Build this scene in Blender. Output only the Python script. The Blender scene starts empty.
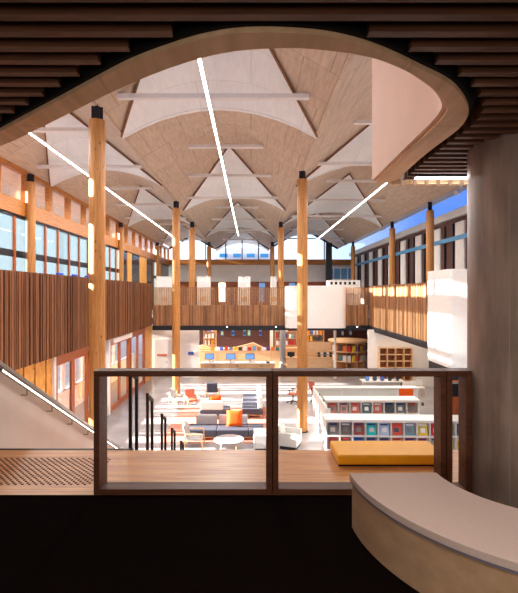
import bpy, math, random
from mathutils import Vector, Matrix, geometry
random.seed(7)
C = bpy.context.scene.collection
EYE = 5.76; F = 443.0; UP = 4.16          # eye height, focal length in px, upper floor level
def gx(px, d): return (px-251)*d/F         # lateral position of a picture column at distance d
def gz(py, d): return EYE-(py-293)*d/F     # height of a picture row at distance d
def gd(py, z): return (EYE-z)*F/(py-293)   # distance of a point of height z seen on row py

# ------------------------------------------------------------------ materials
def srgb(r, g, b):
    f = lambda c: (c/255/12.92) if c/255 <= .04045 else ((c/255+.055)/1.055)**2.4
    return (f(r), f(g), f(b), 1)
def newmat(name):
    m = bpy.data.materials.new(name); m.use_nodes = True
    nt = m.node_tree; nt.nodes.clear()
    o = nt.nodes.new('ShaderNodeOutputMaterial'); p = nt.nodes.new('ShaderNodeBsdfPrincipled')
    nt.links.new(p.outputs[0], o.inputs[0]); return m, nt, p, o
def coords(nt, scale=(1,1,1), rot=(0,0,0)):
    t = nt.nodes.new('ShaderNodeTexCoord'); mp = nt.nodes.new('ShaderNodeMapping')
    mp.inputs['Scale'].default_value = scale; mp.inputs['Rotation'].default_value = rot
    nt.links.new(t.outputs['Object'], mp.inputs[0]); return mp.outputs[0]
def ramp(nt, src, stops):
    r = nt.nodes.new('ShaderNodeValToRGB'); e = r.color_ramp.elements
    e[0].position, e[0].color = stops[0]; e[1].position, e[1].color = stops[-1]
    for p, c in stops[1:-1]:
        n = e.new(p); n.color = c
    nt.links.new(src, r.inputs[0]); return r.outputs[0]
def noise(nt, vec, scale, detail=3):
    n = nt.nodes.new('ShaderNodeTexNoise'); n.inputs['Scale'].default_value = scale
    n.inputs['Detail'].default_value = detail; nt.links.new(vec, n.inputs['Vector']); return n.outputs[0]
def mix(nt, a, b, f, mode='MIX'):
    n = nt.nodes.new('ShaderNodeMixRGB'); n.blend_type = mode
    for s, v in ((n.inputs[0], f), (n.inputs[1], a), (n.inputs[2], b)):
        if hasattr(v, 'links'): nt.links.new(v, s)
        else: s.default_value = v
    return n.outputs[0]
def mul(c, k): return (min(1, c[0]*k), min(1, c[1]*k), min(1, c[2]*k), 1)
def plain(name, col, rough=.6, var=.12, scale=6, metal=0, spec=.4):
    m, nt, p, o = newmat(name)
    f = noise(nt, coords(nt), scale)
    nt.links.new(ramp(nt, f, [(.3, mul(col, 1-var)), (.7, mul(col, 1+var))]), p.inputs['Base Color'])
    p.inputs['Roughness'].default_value = rough; p.inputs['Metallic'].default_value = metal
    p.inputs['Specular IOR Level'].default_value = spec
    return m
def wood(name, a, b, stretch=(8, 8, .5), rough=.5, island=0, knots=False, spec=.4, bump=0):
    """timber whose grain runs along the axis with the smallest scale"""
    m, nt, p, o = newmat(name)
    v = coords(nt, stretch)
    col = ramp(nt, noise(nt, v, 3, 5), [(.3, a), (.7, b)])
    if knots:
        vo = nt.nodes.new('ShaderNodeTexVoronoi'); vo.inputs['Scale'].default_value = 1
        nt.links.new(coords(nt, (5, 5, 2.6)), vo.inputs['Vector'])
        k = ramp(nt, vo.outputs['Distance'], [(.05, (1,1,1,1)), (.13, (0,0,0,1))])
        col = mix(nt, col, mul(a, .28), k)
    if island:
        g = nt.nodes.new('ShaderNodeNewGeometry')
        r = ramp(nt, g.outputs['Random Per Island'], [(0, (1-island,)*3+(1,)), (1, (1+island*.6,)*3+(1,))])
        col = mix(nt, col, r, 1.0, 'MULTIPLY')
    nt.links.new(col, p.inputs['Base Color'])
    p.inputs['Roughness'].default_value = rough; p.inputs['Specular IOR Level'].default_value = spec
    return m
def emit(name, col, s):
    m, nt, p, o = newmat(name)
    p.inputs['Base Color'].default_value = (.8,.8,.8,1)
    p.inputs['Emission Color'].default_value = col; p.inputs['Emission Strength'].default_value = s
    return m
def glass(name, tint=(1,1,1,1), refl=.08, haze=0, hazecol=(.6,.7,.75,1)):
    m, nt, p, o = newmat(name); nt.nodes.remove(p)
    t = nt.nodes.new('ShaderNodeBsdfTransparent'); t.inputs[0].default_value = tint
    g = nt.nodes.new('ShaderNodeBsdfGlossy'); g.inputs['Roughness'].default_value = .02
    mx = nt.nodes.new('ShaderNodeMixShader'); lw = nt.nodes.new('ShaderNodeLayerWeight'); lw.inputs[0].default_value = .25
    ml = nt.nodes.new('ShaderNodeMath'); ml.operation = 'MULTIPLY'; ml.inputs[1].default_value = refl*5
    ml.use_clamp = True
    nt.links.new(lw.outputs['Fresnel'], ml.inputs[0]); nt.links.new(ml.outputs[0], mx.inputs[0])
    nt.links.new(t.outputs[0], mx.inputs[1]); nt.links.new(g.outputs[0], mx.inputs[2])
    out = mx.outputs[0]
    if haze:
        tr = nt.nodes.new('ShaderNodeBsdfTranslucent'); tr.inputs[0].default_value = hazecol
        df = nt.nodes.new('ShaderNodeBsdfDiffuse'); df.inputs[0].default_value = hazecol
        a = nt.nodes.new('ShaderNodeMixShader'); a.inputs[0].default_value = .8
        nt.links.new(tr.outputs[0], a.inputs[1]); nt.links.new(df.outputs[0], a.inputs[2])
        m2 = nt.nodes.new('ShaderNodeMixShader'); m2.inputs[0].default_value = haze
        nt.links.new(out, m2.inputs[1]); nt.links.new(a.outputs[0], m2.inputs[2]); out = m2.outputs[0]
    nt.links.new(out, o.inputs[0]); return m
def ply(name, a, b, seam=.55, sx=1.2, sy=2.4, rough=.55, slots=False):
    """plywood sheets with thin joints, in world-sized sheets over x and y"""
    m, nt, p, o = newmat(name)
    col = ramp(nt, noise(nt, coords(nt, (6, .8, 6)), 2, 5), [(.3, a), (.7, b)])
    br = nt.nodes.new('ShaderNodeTexBrick'); br.offset = .5
    br.inputs['Scale'].default_value = 1; br.inputs['Mortar Size'].default_value = .012
    br.inputs['Brick Width'].default_value = sx; br.inputs['Row Height'].default_value = sy
    br.inputs['Color1'].default_value = (1,1,1,1); br.inputs['Color2'].default_value = (.93,.92,.91,1)
    br.inputs['Mortar'].default_value = (seam, seam, seam, 1)
    nt.links.new(coords(nt), br.inputs['Vector'])
    col = mix(nt, col, br.outputs[0], 1.0, 'MULTIPLY')
    if slots:
        b2 = nt.nodes.new('ShaderNodeTexBrick'); b2.offset = .5
        b2.inputs['Scale'].default_value = 1; b2.inputs['Mortar Size'].default_value = .05
        b2.inputs['Brick Width'].default_value = 2.4; b2.inputs['Row Height'].default_value = 1.6
        b2.inputs['Color1'].default_value = b2.inputs['Color2'].default_value = (1,1,1,1)
        b2.inputs['Mortar'].default_value = (.93,.92,.91,1)
        nt.links.new(coords(nt, (1,1,1), (0,0,1.5708)), b2.inputs['Vector'])
        col = mix(nt, col, b2.outputs[0], 1.0, 'MULTIPLY')
    nt.links.new(col, p.inputs['Base Color']); p.inputs['Roughness'].default_value = rough
    p.inputs['Specular IOR Level'].default_value = .25
    return m
M = {}
M['pole'] = wood('pole timber', srgb(166,108,52), srgb(202,142,78), (9,9,.6), .45, knots=True)
M['glulam'] = wood('glulam timber', srgb(170,104,44), srgb(206,138,66), (.7,.7,9), .5, knots=True)
M['glulam_x'] = wood('glulam dark', srgb(110,66,34), srgb(150,94,52), (.7,8,9), .5)
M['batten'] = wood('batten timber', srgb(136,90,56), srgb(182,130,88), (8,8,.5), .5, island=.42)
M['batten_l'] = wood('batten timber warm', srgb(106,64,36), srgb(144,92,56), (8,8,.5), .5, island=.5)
M['redwood'] = wood('door timber', srgb(150,72,34), srgb(188,104,56), (9,9,.6), .4)
M['osb'] = wood('lining board', srgb(206,136,54), srgb(236,172,84), (4,4,1.4), .5, knots=True)
M['frame'] = wood('balustrade timber', srgb(72,38,24), srgb(100,58,36), (.9,9,9), .5, spec=.3)
M['deck'] = wood('deck timber', srgb(178,118,66), srgb(216,158,98), (.7,9,9), .38, spec=.5)
M['slat'] = wood('soffit slat', srgb(84,52,36), srgb(116,74,50), (.6,9,9), .55)
M['ring'] = ply('ring plywood', srgb(216,178,138), srgb(240,204,166), .85, 1.6, 3)
M['fascia'] = plain('opening lining', srgb(238,204,182), .6, .03, 3)
M['black'] = plain('black void', (.006,.006,.006,1), .9, .1)
M['steel'] = plain('dark steel', (.02,.02,.024,1), .45, .15, metal=.4)
M['carpet'] = plain('dark carpet', (.006,.0035,.0035,1), 1, .35, 90, spec=0)
M['ceil_ply'] = ply('ceiling plywood', srgb(194,170,148), srgb(214,193,171), .62, 1.25, 2.1, slots=True)
M['ceil_white'] = ply('ceiling white panel', srgb(232,234,235), srgb(240,242,242), .8, 3.2, 1.6)
M['tie'] = plain('white beam', srgb(228,224,220), .5, .03)
M['white'] = plain('white paint', srgb(232,228,222), .5, .03)
M['whitewall'] = plain('warm white plaster', srgb(240,232,224), .6, .04, 1.5)
M['grey'] = plain('grey panel', srgb(150,146,146), .6, .08)
M['metal'] = plain('brushed metal', srgb(170,166,162), .3, .06, 20, metal=.7)
M['led'] = emit('led strip', (1,.93,.86,1), 9)
M['led_dim'] = emit('led dim', (1,.84,.66,1), 4)
M['spot'] = emit('spot lens', (1,.92,.8,1), 12)
M['glass'] = glass('clear glass', refl=.05)
M['bglass'] = glass('balustrade glass', refl=.035)
M['sglass'] = glass('screen glass', (.9,.82,.74,1), .1, .12, (.5,.4,.32,1))
M['fglass'] = glass('frosted facade glass', (.85,.93,.95,1), .1, .55, (.2,.25,.27,1))
M['darkglass'] = plain('dark glass', (.02,.03,.05,1), .1, .2, spec=.8)
M['brick'] = wood('dark red cladding', srgb(70,36,28), srgb(104,58,46), (6,6,1.5), .6)
M['bluestripe'] = plain('blue stripe', srgb(60,140,190), .4, .1)
M['bluewall'] = plain('blue glazing', srgb(90,150,200), .2, .2)
M['orange'] = plain('orange fabric', srgb(236,92,10), .8, .04, 40)
M['yellow'] = plain('mustard leather', srgb(248,178,28), .5, .04, 8)
M['felt'] = plain('pale felt', srgb(204,184,176), .95, .06, 120, spec=.1)
M['piping'] = plain('slate piping', srgb(120,118,140), .8, .05)
M['benchply'] = ply('bench plywood', srgb(178,146,116), srgb(200,166,134), .82, 2.2, 3)
M['sofa_dark'] = plain('charcoal fabric', srgb(70,70,82), .9, .08, 60)
M['sofa_light'] = plain('light grey fabric', srgb(176,174,172), .9, .05, 60)
M['sofa_white'] = plain('off white fabric', srgb(214,214,208), .9, .04, 60)
M['terra'] = plain('terracotta', srgb(196,110,84), .8, .12, 12)
M['rug'] = plain('terracotta rug', srgb(196,132,112), .95, .2, 30)
M['lightwood'] = wood('light wood', srgb(206,158,108), srgb(230,188,142), (4,4,4), .5)
M['counter'] = wood('counter ply', srgb(222,176,128), srgb(238,198,154), (.8,6,6), .5)
M['screen'] = emit('monitor screen', (.3,.55,1,1), .3); M['screen'].node_tree.nodes['Principled BSDF'].inputs['Base Color'].default_value = srgb(60,110,180)
# concrete with board seams
def concrete():
    m, nt, p, o = newmat('concrete')
    col = ramp(nt, noise(nt, coords(nt, (3,3,.8)), 2.5, 6), [(.3, srgb(128,112,104)), (.7, srgb(168,150,140))])
    w = nt.nodes.new('ShaderNodeTexNoise'); w.inputs['Scale'].default_value = 30
    nt.links.new(coords(nt, (1,1,.06)), w.inputs['Vector'])
    col = mix(nt, col, ramp(nt, w.outputs[0], [(.35, (.8,.8,.8,1)), (.6, (1,1,1,1))]), .6, 'MULTIPLY')
    nt.links.new(col, p.inputs['Base Color']); p.inputs['Roughness'].default_value = .32
    return m
M['concrete'] = concrete()
def polished(name, a, b):
    m, nt, p, o = newmat(name)
    nt.links.new(ramp(nt, noise(nt, coords(nt), .9, 5), [(.3, a), (.7, b)]), p.inputs['Base Color'])
    p.inputs['Roughness'].default_value = .22; p.inputs['Specular IOR Level'].default_value = .5
    return m
M['floor'] = polished('polished concrete', srgb(150,146,148), srgb(172,168,168))
M['outside'] = plain('pale paving', srgb(170,170,170), .8, .06, .5)
def corr():
    m, nt, p, o = newmat('corrugated cladding')
    w = nt.nodes.new('ShaderNodeTexWave'); w.bands_direction = 'Y'; w.inputs['Scale'].default_value = .6
    nt.links.new(coords(nt), w.inputs['Vector'])
    nt.links.new(ramp(nt, w.outputs[0], [(.2, srgb(170,182,190)), (.8, srgb(210,218,222))]), p.inputs['Base Color'])
    return m
M['corr'] = corr()
_cm = {}
def colmat(c, emi=0):
    if c not in _cm: _cm[c] = plain('print %d %d %d' % c, srgb(*c), .5, .18, 30)
    return _cm[c]

# ------------------------------------------------------------------ mesh builder
class MB:
    def __init__(s): s.v = []; s.f = []
    def add(s, vs, fs):
        n = len(s.v); s.v += [tuple(v) for v in vs]; s.f += [tuple(i+n for i in f) for f in fs]; return s
    def box(s, x0, x1, y0, y1, z0, z1):
        return s.add([(x0,y0,z0),(x1,y0,z0),(x1,y1,z0),(x0,y1,z0),(x0,y0,z1),(x1,y0,z1),(x1,y1,z1),(x0,y1,z1)],
                     [(3,2,1,0),(4,5,6,7),(0,1,5,4),(1,2,6,5),(2,3,7,6),(3,0,4,7)])
    def obox(s, c, size, rot=(0,0,0)):
        from mathutils import Euler
        R = Euler(rot).to_matrix(); c = Vector(c); h = [q/2 for q in size]
        vs = [c+R@Vector((sx*h[0], sy*h[1], sz*h[2])) for sz in (-1,1) for sx, sy in ((-1,-1),(1,-1),(1,1),(-1,1))]
        return s.add(vs, [(3,2,1,0),(4,5,6,7),(0,1,5,4),(1,2,6,5),(2,3,7,6),(3,0,4,7)])
    def bar(s, p0, p1, w, h=None):
        """square bar between two points"""
        h = h or w; p0 = Vector(p0); p1 = Vector(p1); d = (p1-p0).normalized()
        u = d.cross(Vector((0,0,1)));
        if u.length < 1e-3: u = Vector((1,0,0))
        u.normalize(); t = u.cross(d)
        vs = [p+u*(a*w/2)+t*(b*h/2) for p in (p0,p1) for a, b in ((-1,-1),(1,-1),(1,1),(-1,1))]
        return s.add(vs, [(3,2,1,0),(4,5,6,7),(0,1,5,4),(1,2,6,5),(2,3,7,6),(3,0,4,7)])
    def cyl(s, p0, p1, r, r1=None, n=20):
        r1 = r if r1 is None else r1; p0 = Vector(p0); p1 = Vector(p1); d = (p1-p0).normalized()
        u = d.orthogonal().normalized(); t = d.cross(u); vs = []
        for p, q in ((p0,r),(p1,r1)):
            for i in range(n):
                a = 2*math.pi*i/n; vs.append(p+u*math.cos(a)*q+t*math.sin(a)*q)
        fs = [(i,(i+1)%n,n+(i+1)%n,n+i) for i in range(n)]+[tuple(range(n))[::-1], tuple(range(n,2*n))]
        return s.add(vs, fs)
    def prism(s, poly, z0, z1):
        """vertical prism of an x,y outline"""
        n = len(poly); tri = geometry.tessellate_polygon([[Vector((x,y,0)) for x, y in poly]])
        vs = [(x,y,z0) for x, y in poly]+[(x,y,z1) for x, y in poly]
        fs = [(i,(i+1)%n,n+(i+1)%n,n+i) for i in range(n)]
        fs += [tuple(t) for t in tri]+[tuple(i+n for i in t) for t in tri]
        return s.add(vs, fs)
    def sideprism(s, poly, x0, x1):
        """outline in y,z pulled along x"""
        n = len(poly); tri = geometry.tessellate_polygon([[Vector((y,z,0)) for y, z in poly]])
        vs = [(x0,y,z) for y, z in poly]+[(x1,y,z) for y, z in poly]
        fs = [(i,(i+1)%n,n+(i+1)%n,n+i) for i in range(n)]
        fs += [tuple(t) for t in tri]+[tuple(i+n for i in t) for t in tri]
        return s.add(vs, fs)
    def frontprism(s, poly, y0, y1):
        n = len(poly); tri = geometry.tessellate_polygon([[Vector((x,z,0)) for x, z in poly]])
        vs = [(x,y0,z) for x, z in poly]+[(x,y1,z) for x, z in poly]
        fs = [(i,(i+1)%n,n+(i+1)%n,n+i) for i in range(n)]
        fs += [tuple(t) for t in tri]+[tuple(i+n for i in t) for t in tri]
        return s.add(vs, fs)
    def build(s, name, m, parent=None, bevel=0, smooth=False, seg=2):
        me = bpy.data.meshes.new(name); me.from_pydata(s.v, [], s.f); me.validate()
        import bmesh
        bm = bmesh.new(); bm.from_mesh(me); bmesh.ops.recalc_face_normals(bm, faces=bm.faces); bm.to_mesh(me); bm.free()
        me.materials.append(M[m] if isinstance(m, str) else m)
        if smooth:
            for p in me.polygons: p.use_smooth = True
        o = bpy.data.objects.new(name, me); C.objects.link(o)
        if parent: o.parent = parent; o.matrix_parent_inverse = Matrix.Translation(parent.location).inverted() if parent.type == 'EMPTY' and parent.parent is None else Matrix()
        if bevel:
            b = o.modifiers.new('bevel', 'BEVEL'); b.width = bevel; b.segments = seg; b.limit_method = 'ANGLE'
            for p in me.polygons: p.use_smooth = True
            if smooth is False:
                w = o.modifiers.new('wn', 'WEIGHTED_NORMAL')
        elif smooth:
            e = o.modifiers.new('edge', 'EDGE_SPLIT'); e.split_angle = math.radians(40)
        return o
def tag(o, label, cat, group=None):
    o['label'] = label; o['category'] = cat
    if group: o['group'] = group
    return o
def struct(o, label=None):
    o['kind'] = 'structure'
    if label: o['label'] = label
    return o
def thing(name, label, cat, loc=(0,0,0), group=None, rz=0):
    o = bpy.data.objects.new(name, None); C.objects.link(o); o.location = loc; o.rotation_euler = (0,0,rz)
    o.empty_display_size = .2
    return tag(o, label, cat, group)
def part(name, mb, m, parent, **k):
    """mb in the thing's own coordinates"""
    o = mb.build(name, m, **k); o.parent = parent; return o
def B(*a): return MB().box(*a)
def copy_thing(r, loc, rz, label, group=None):
    n = r.copy(); C.objects.link(n); n.location = loc; n.rotation_euler = (0,0,rz); n['label'] = label
    if group: n['group'] = group
    for ch in r.children:
        c = ch.copy(); C.objects.link(c); c.parent = n
        for g in ch.children:
            q = g.copy(); C.objects.link(q); q.parent = c
    return n

# ------------------------------------------------------------------ setting: floors
ZV = EYE+5.1
struct(B(-6.8,11.6,5,51.6,-.2,0).build('floor','floor'), 'polished grey concrete ground floor')
struct(B(-60,40,-30,110,-.35,-.21).build('ground_outside','outside'), 'pale paving outside')
uf = MB().box(-5.5,5.5,-4,3.51,UP-.3,UP)
struct(uf.build('floor_carpet','carpet'), 'black carpet of the upper landing')
dk = MB()
for i in range(10):
    dk.box(-5.5, 5.5, 3.512+i*.1, 3.512+i*.1+.098, UP-.08, UP)
dk.box(-5.5,5.5,3.52,4.5,UP-.3,UP-.081)
struct(dk.build('floor_deck','deck'), 'warm timber boards beyond the carpet')
ed = B(-5.5,-1.2,4.51,4.55,UP-.32,UP+.004)
struct(ed.build('trim_1','steel'), 'black nosing at the edge of the landing')
# side slabs of the gallery
struct(B(-10.05,-6.45,-4,51,EYE-2.05,EYE-1.6).build('floor_left_gallery','grey'))
struct(B(7.75,11.6,4,51,EYE-2.25,EYE-1.6).build('floor_right_gallery','grey'))
struct(B(-6.4,7.7,28.75,51,EYE-2.25,EYE-1.6).build('floor_back_gallery','grey'))

# ------------------------------------------------------------------ ceiling
ceil = bpy.data.objects.new('ceiling', None); C.objects.link(ceil); struct(ceil, 'folded plywood vaults with white triangular panels')
HALF = 6.42
def bay(x1, x2, a0, name):
    c = (x1+x2)/2; h = (x2-x1)/2; rise = .59*h; zr = ZV+rise; drop = .5*rise
    pl = MB(); ties = MB()
    ncol = 10
    d = a0
    while d < 51.3:
        for sgn in (-1, 1):                # from apex at d towards the arches at d +/- HALF
            N = 8; rows = []
            for i in range(N+1):
                s = i/N; y = d+sgn*HALF*s
                ze = zr-rise*s
                row = []
                for j in range(ncol+1):
                    u = -1+2*j/ncol
                    row.append((c+u*h*s, y, ze+(rise-drop)*s*(1-u*u)))
                rows.append(row)
            tgt = MB() if sgn == 1 else pl
            dz = -.05 if sgn == 1 else 0
            vs = [(x, y, z+dz) for r in rows for x, y, z in r]; fs = []
            W = ncol+1
            for i in range(N):
                for j in range(ncol):
                    fs.append((i*W+j, i*W+j+1, (i+1)*W+j+1, (i+1)*W+j))
            tgt.add(vs, fs)
            for side in (0, ncol):         # plywood down to the valley
                vx = x1 if side == 0 else x2
                vs = []; fs = []
                for i in range(N+1):
                    vs.append(rows[i][side]); vs.append((vx, rows[i][side][1], ZV))
                for i in range(N): fs.append((2*i, 2*i+1, 2*i+3, 2*i+2))
                pl.add(vs, fs)
            if sgn == 1:
                # thickness and edge of the white panel
                e = MB()
                n = len(rows[N])
                o = tgt.build('white_panel', 'ceil_white', ceil)
                so = o.modifiers.new('solid', 'SOLIDIFY'); so.thickness = .05; so.offset = 0
                for side in (0, ncol):
                    a_ = Vector(rows[0][side]); b_ = Vector(rows[N][side]); dn = Vector((0,0,-.085))
                    MB().bar(a_+dn, b_+dn, .05, .05).build('dark_joint', 'glulam_x', ceil)  # dark seam bar along the panel edge
                # arched bulkhead rim at the low edge
                rim = MB(); r = rows[N]
                vs = []
                for x, y, z in r: vs += [(x, y-.01, z-.10), (x, y+.16, z-.10), (x, y+.16, z+.03), (x, y-.01, z+.03)]
                fs = []
                for i in range(n-1):
                    for k in range(4): fs.append((4*i+k, 4*i+(k+1)%4, 4*i+4+(k+1)%4, 4*i+4+k))
                rim.add(vs, fs); rim.build('arch_rim', 'ceil_white', ceil)
        # white tie beams
        for off, frac in ((-2.5, .455), (.9, .61), (4.3, .80)):
            y = d+off; hw = h*frac; z = zr-.59*hw
            if y > 50: continue
            b = MB().box(c-hw-.1, c+hw+.1, y-.08, y+.08, z-.17, z-.05)
            b.build('tie_beam', 'tie', ceil)
        d += 2*HALF
    pl.build('plywood_lining', 'ceil_ply', ceil)
bay(-4.16, 2.12, 7.8, 'centre')
bay(-9.4, -4.16, 14.3-2*HALF, 'left')
bay(2.12, 10.0, 14.4-2*HALF, 'right')
# closed roof above the lining
rf = MB()
for x1, x2 in ((-9.4,-4.16), (-4.16,2.12), (2.12,10.0)):
    c = (x1+x2)/2; zr = ZV+.59*(x2-x1)/2+.25
    rf.add([(x1,-4,ZV+.2),(c,-4,zr),(c,51.6,zr),(x1,51.6,ZV+.2)], [(0,1,2,3)])
    rf.add([(x2,-4,ZV+.2),(c,-4,zr),(c,51.6,zr),(x2,51.6,ZV+.2)], [(0,1,2,3)])
rf.add([(-9.4,-4,ZV-.02),(-13.2,-4,ZV),(-13.2,51,ZV),(-9.4,51,ZV-.02)], [(0,1,2,3)])
struct(rf.build('roof','ceil_ply'), 'roof sheeting and eaves')
# valley beams thin dark joint
for x in (-4.16, 2.12):
    B(x-.05,x+.05,6,51.3,ZV-.03,ZV+.06).build('valley_strip','ceil_ply',ceil)
# ceiling far edge of right eave
struct(B(9.95,11.9,4,51,ZV+.62,ZV+.72).build('ceiling_eave','ceil_ply'))
struct(B(9.95,10.05,4,51,ZV,ZV+.65).build('trim_2','ceil_ply'))
# LED lines
def led(x, z, y0, y1, label):
    t = thing('linear_light', label, 'light', (x, y0, z))
    part('housing', B(-.035,.035,0,y1-y0,.012,.08), 'tie', t)
    part('diffuser', B(-.03,.03,.02,y1-y0-.02,-.012,.011), 'led', t)
    for y in range(2, int(y1-y0), 6):
        part('hanger', MB().cyl((0,y,.08),(0,y,ZV-z+.9 if abs(x)<3 else ZV-z+.7),.005,n=6), 'tie', t)
led(-1.03, EYE+4.66, 8.7, 36, 'long white linear light hanging under the middle vault')
led(-6.62, EYE+4.78, 8.0, 43, 'long white linear light hanging along the left vault')
led(5.95, EYE+4.82, 8.0, 40, 'long white linear light hanging along the right vault')

# ------------------------------------------------------------------ timber columns
def column(x, y, r, z0, z1, ztop, label, group=None):
    t = thing('timber_column', label, 'column', (x, y, z0), group)
    part('pole', MB().cyl((0,0,0),(0,0,z1-z0),r,n=32), 'pole', t, smooth=True)
    br = MB().cyl((0,0,z1-z0),(0,0,ztop-z0),r*.32,n=12)
    for k in range(4):
        a = k*math.pi/2+.4
        br.obox((math.cos(a)*r*.45, math.sin(a)*r*.45, (z1+ztop)/2-z0),(r*.5,.02,ztop-z1-.02),(0,0,a))
    part('steel_bracket', br, 'steel', t)
    part('base_plate', MB().cyl((0,0,0),(0,0,.05),r+.03,n=24), 'steel', t)
    return t
Z1 = EYE+4.62; ZT = ZV-.02
column(gx(97.2,12.05), 12.05, .215, 0, EYE+4.68, ZT, 'round timber column nearest on the left, rising in front of the batten screen')
column(2.14, 18.45, .215, 0, EYE+4.72, ZT, 'tall round timber column right of the middle, standing on the ground floor beside the white shelving')
column(-4.14, 24.5, .215, 0, EYE+4.68, ZT, 'round timber column left of the middle, standing by the white wall')
column(-4.2, 31.6, .22, EYE-1.6, EYE+4.65, ZT, 'timber column just right of and behind the left middle column on the back gallery')
column(2.13, 31.6, .22, EYE-1.6, EYE+4.65, ZT, 'timber column on the back gallery left of the white curved box')
column(-4.16, 44, .22, EYE-1.6, EYE+4.6, ZT, 'far timber column near the back gable, left of its window')
column(2.12, 44, .22, EYE-1.6, EYE+4.6, ZT, 'far timber column near the back gable, right of its window')
column(-9.2, 18.5, .19, EYE-1.6, EYE+4.62, ZT-.1, 'timber column against the left window wall with a black bracket, nearest one')
column(-9.2, 31.3, .19, EYE-1.6, EYE+4.62, ZT-.1, 'timber column against the left window wall, second one back')
column(-9.2, 43.5, .19, EYE-1.6, EYE+4.62, ZT-.1, 'timber column in the far left corner of the gallery')
column(9.9, 24.5, .205, EYE-1.6, EYE+4.55, ZT-.05, 'timber column on the right gallery nearest the white box')
column(9.95, 31.2, .205, EYE-1.6, EYE+4.55, ZT-.05, 'timber column in the middle of the right gallery row')
column(9.95, 43.2, .205, EYE-1.6, EYE+4.55, ZT-.05, 'farthest timber column of the right gallery row')
# concrete column under the back gallery and white one
t = thing('concrete_column', 'slim grey concrete column under the back gallery', 'column', (gx(283,31), 31.2, 0))
part('shaft', MB().cyl((0,0,0),(0,0,EYE-2.25),.2,n=24), 'grey', t, smooth=True)
part('base_ring', MB().cyl((0,0,0),(0,0,.03),.23,n=24), 'steel', t)
t = thing('white_post', 'thin white post beside the round bookshelf under the back gallery', 'column', (gx(335,29.5), 29.5, 0))
part('shaft', MB().cyl((0,0,0),(0,0,EYE-2.25),.09,n=16), 'white', t, smooth=True)
part('base_ring', MB().cyl((0,0,0),(0,0,.03),.12,n=16), 'steel', t)

# ------------------------------------------------------------------ batten screens
def screen_y(x, y0, y1, z0, z1, mat, label, flip=1):
    t = thing('batten_screen', label, 'screen', (x, y0, z0))
    mb = MB(); y = 0; L = y1-y0
    while y < L-.1:
        w = random.choice((.055,.07,.09)); dp = random.choice((.03,.05,.07))
        mb.box(-.02*flip, flip*dp, y, y+w, 0, z1-z0); y += w+random.choice((.012,.03))
    part('battens', mb, mat, t)
    part('backing', B(min(-.02*flip,-.06*flip), max(-.02*flip,-.06*flip), 0, L, .02, z1-z0-.02), 'brick', t)
    return t
def screen_x(y, x0, x1, z0, z1, mat, label):
    t = thing('batten_screen', label, 'screen', (x0, y, z0))
    mb = MB(); x = 0; L = x1-x0
    while x < L-.1:
        w = random.choice((.055,.07,.09)); dp = random.choice((.03,.05,.07))
        mb.box(x, x+w, -dp, .02, 0, z1-z0); x += w+random.choice((.012,.03))
    part('battens', mb, mat, t)
    part('backing', B(0, L, .02, .06, .02, z1-z0-.02), 'brick', t)
    return t
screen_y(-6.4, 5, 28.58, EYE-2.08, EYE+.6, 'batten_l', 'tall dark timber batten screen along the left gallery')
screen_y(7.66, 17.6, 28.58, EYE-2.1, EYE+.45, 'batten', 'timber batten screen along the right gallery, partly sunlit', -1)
t = screen_x(28.62, -6.32, 7.6, EYE-2.1, EYE-.78, 'batten', 'low timber batten screen with glass above along the back gallery')
part('glass_panel', B(0,13.9,.0,.015,1.32,2.48), 'sglass', t)
ub = MB(); x = .04
while x < 13.85:
    ub.box(x,x+.045,-.03,-.005,1.32,2.44); x += .115
part('upper_battens', ub, 'batten', t)
for k in range(11):
    part('glass_post', B(k*1.39-.015,k*1.39+.015,-.02,.03,1.2,2.48), 'brick', t)
# black edge band with small downlights
struct(B(-6.35,7.62,28.5,28.74,EYE-2.4,EYE-2.1).build('trim_3','steel'), 'black band under the back gallery')
struct(B(7.55,7.74,16,28.5,EYE-2.4,EYE-2.1).build('trim_4','steel'), 'black band under the right gallery')
for i, px in enumerate((227, 276, 357, 296)):
    z = EYE-2.4
    t = thing('downlight', 'small round downlight in the black band under the back gallery, %s from the left' % ('first','second','last','third')[i], 'light', (gx(px,28.5), 28.5, EYE-2.18), 'downlights under the back gallery')
    part('lens', MB().cyl((0,-.02,0),(0,-.045,0),.03,n=12), 'spot', t)
    part('bezel', MB().cyl((0,0,0),(0,-.02,0),.06,n=12), 'metal', t)
# white curved box in the back gallery corner
def rbox_outline(x0, x1, y0, y1, r, n=8, corners=(1,1,0,0)):
    pts = []
    cs = [(x0+r,y0+r,math.pi,corners[0]),(x1-r,y0+r,1.5*math.pi,corners[1]),(x1-r,y1-r,0,corners[2]),(x0+r,y1-r,.5*math.pi,corners[3])]
    sq = [(x0,y0),(x1,y0),(x1,y1),(x0,y1)]
    for (cx,cy,a,f), s in zip(cs, sq):
        if f:
            for i in range(n+1): pts.append((cx+r*math.cos(a+i*math.pi/2/n), cy+r*math.sin(a+i*math.pi/2/n)))
        else: pts.append(s)
    return pts
t = thing('white_pod', 'white box with rounded corners projecting from the back gallery', 'booth', (gx(286,27.6), 27.6, EYE-2.2))
w = gx(347,27.6)-gx(286,27.6)
part('shell', MB().prism(rbox_outline(0,w,0,.86,.42,8,(1,1,0,0)),0,gz(286,27.6)-EYE+2.2), 'white', t, smooth=True)
part('base_trim', MB().prism(rbox_outline(.03,w-.03,.03,.85,.4,8,(1,1,0,0)),-.14,0), 'steel', t)
part('top_rail', MB().prism(rbox_outline(.1,w-.1,.1,.8,.35,8,(1,1,0,0)),gz(286,27.6)-EYE+2.2,gz(286,27.6)-EYE+2.22), 'tie', t)
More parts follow.
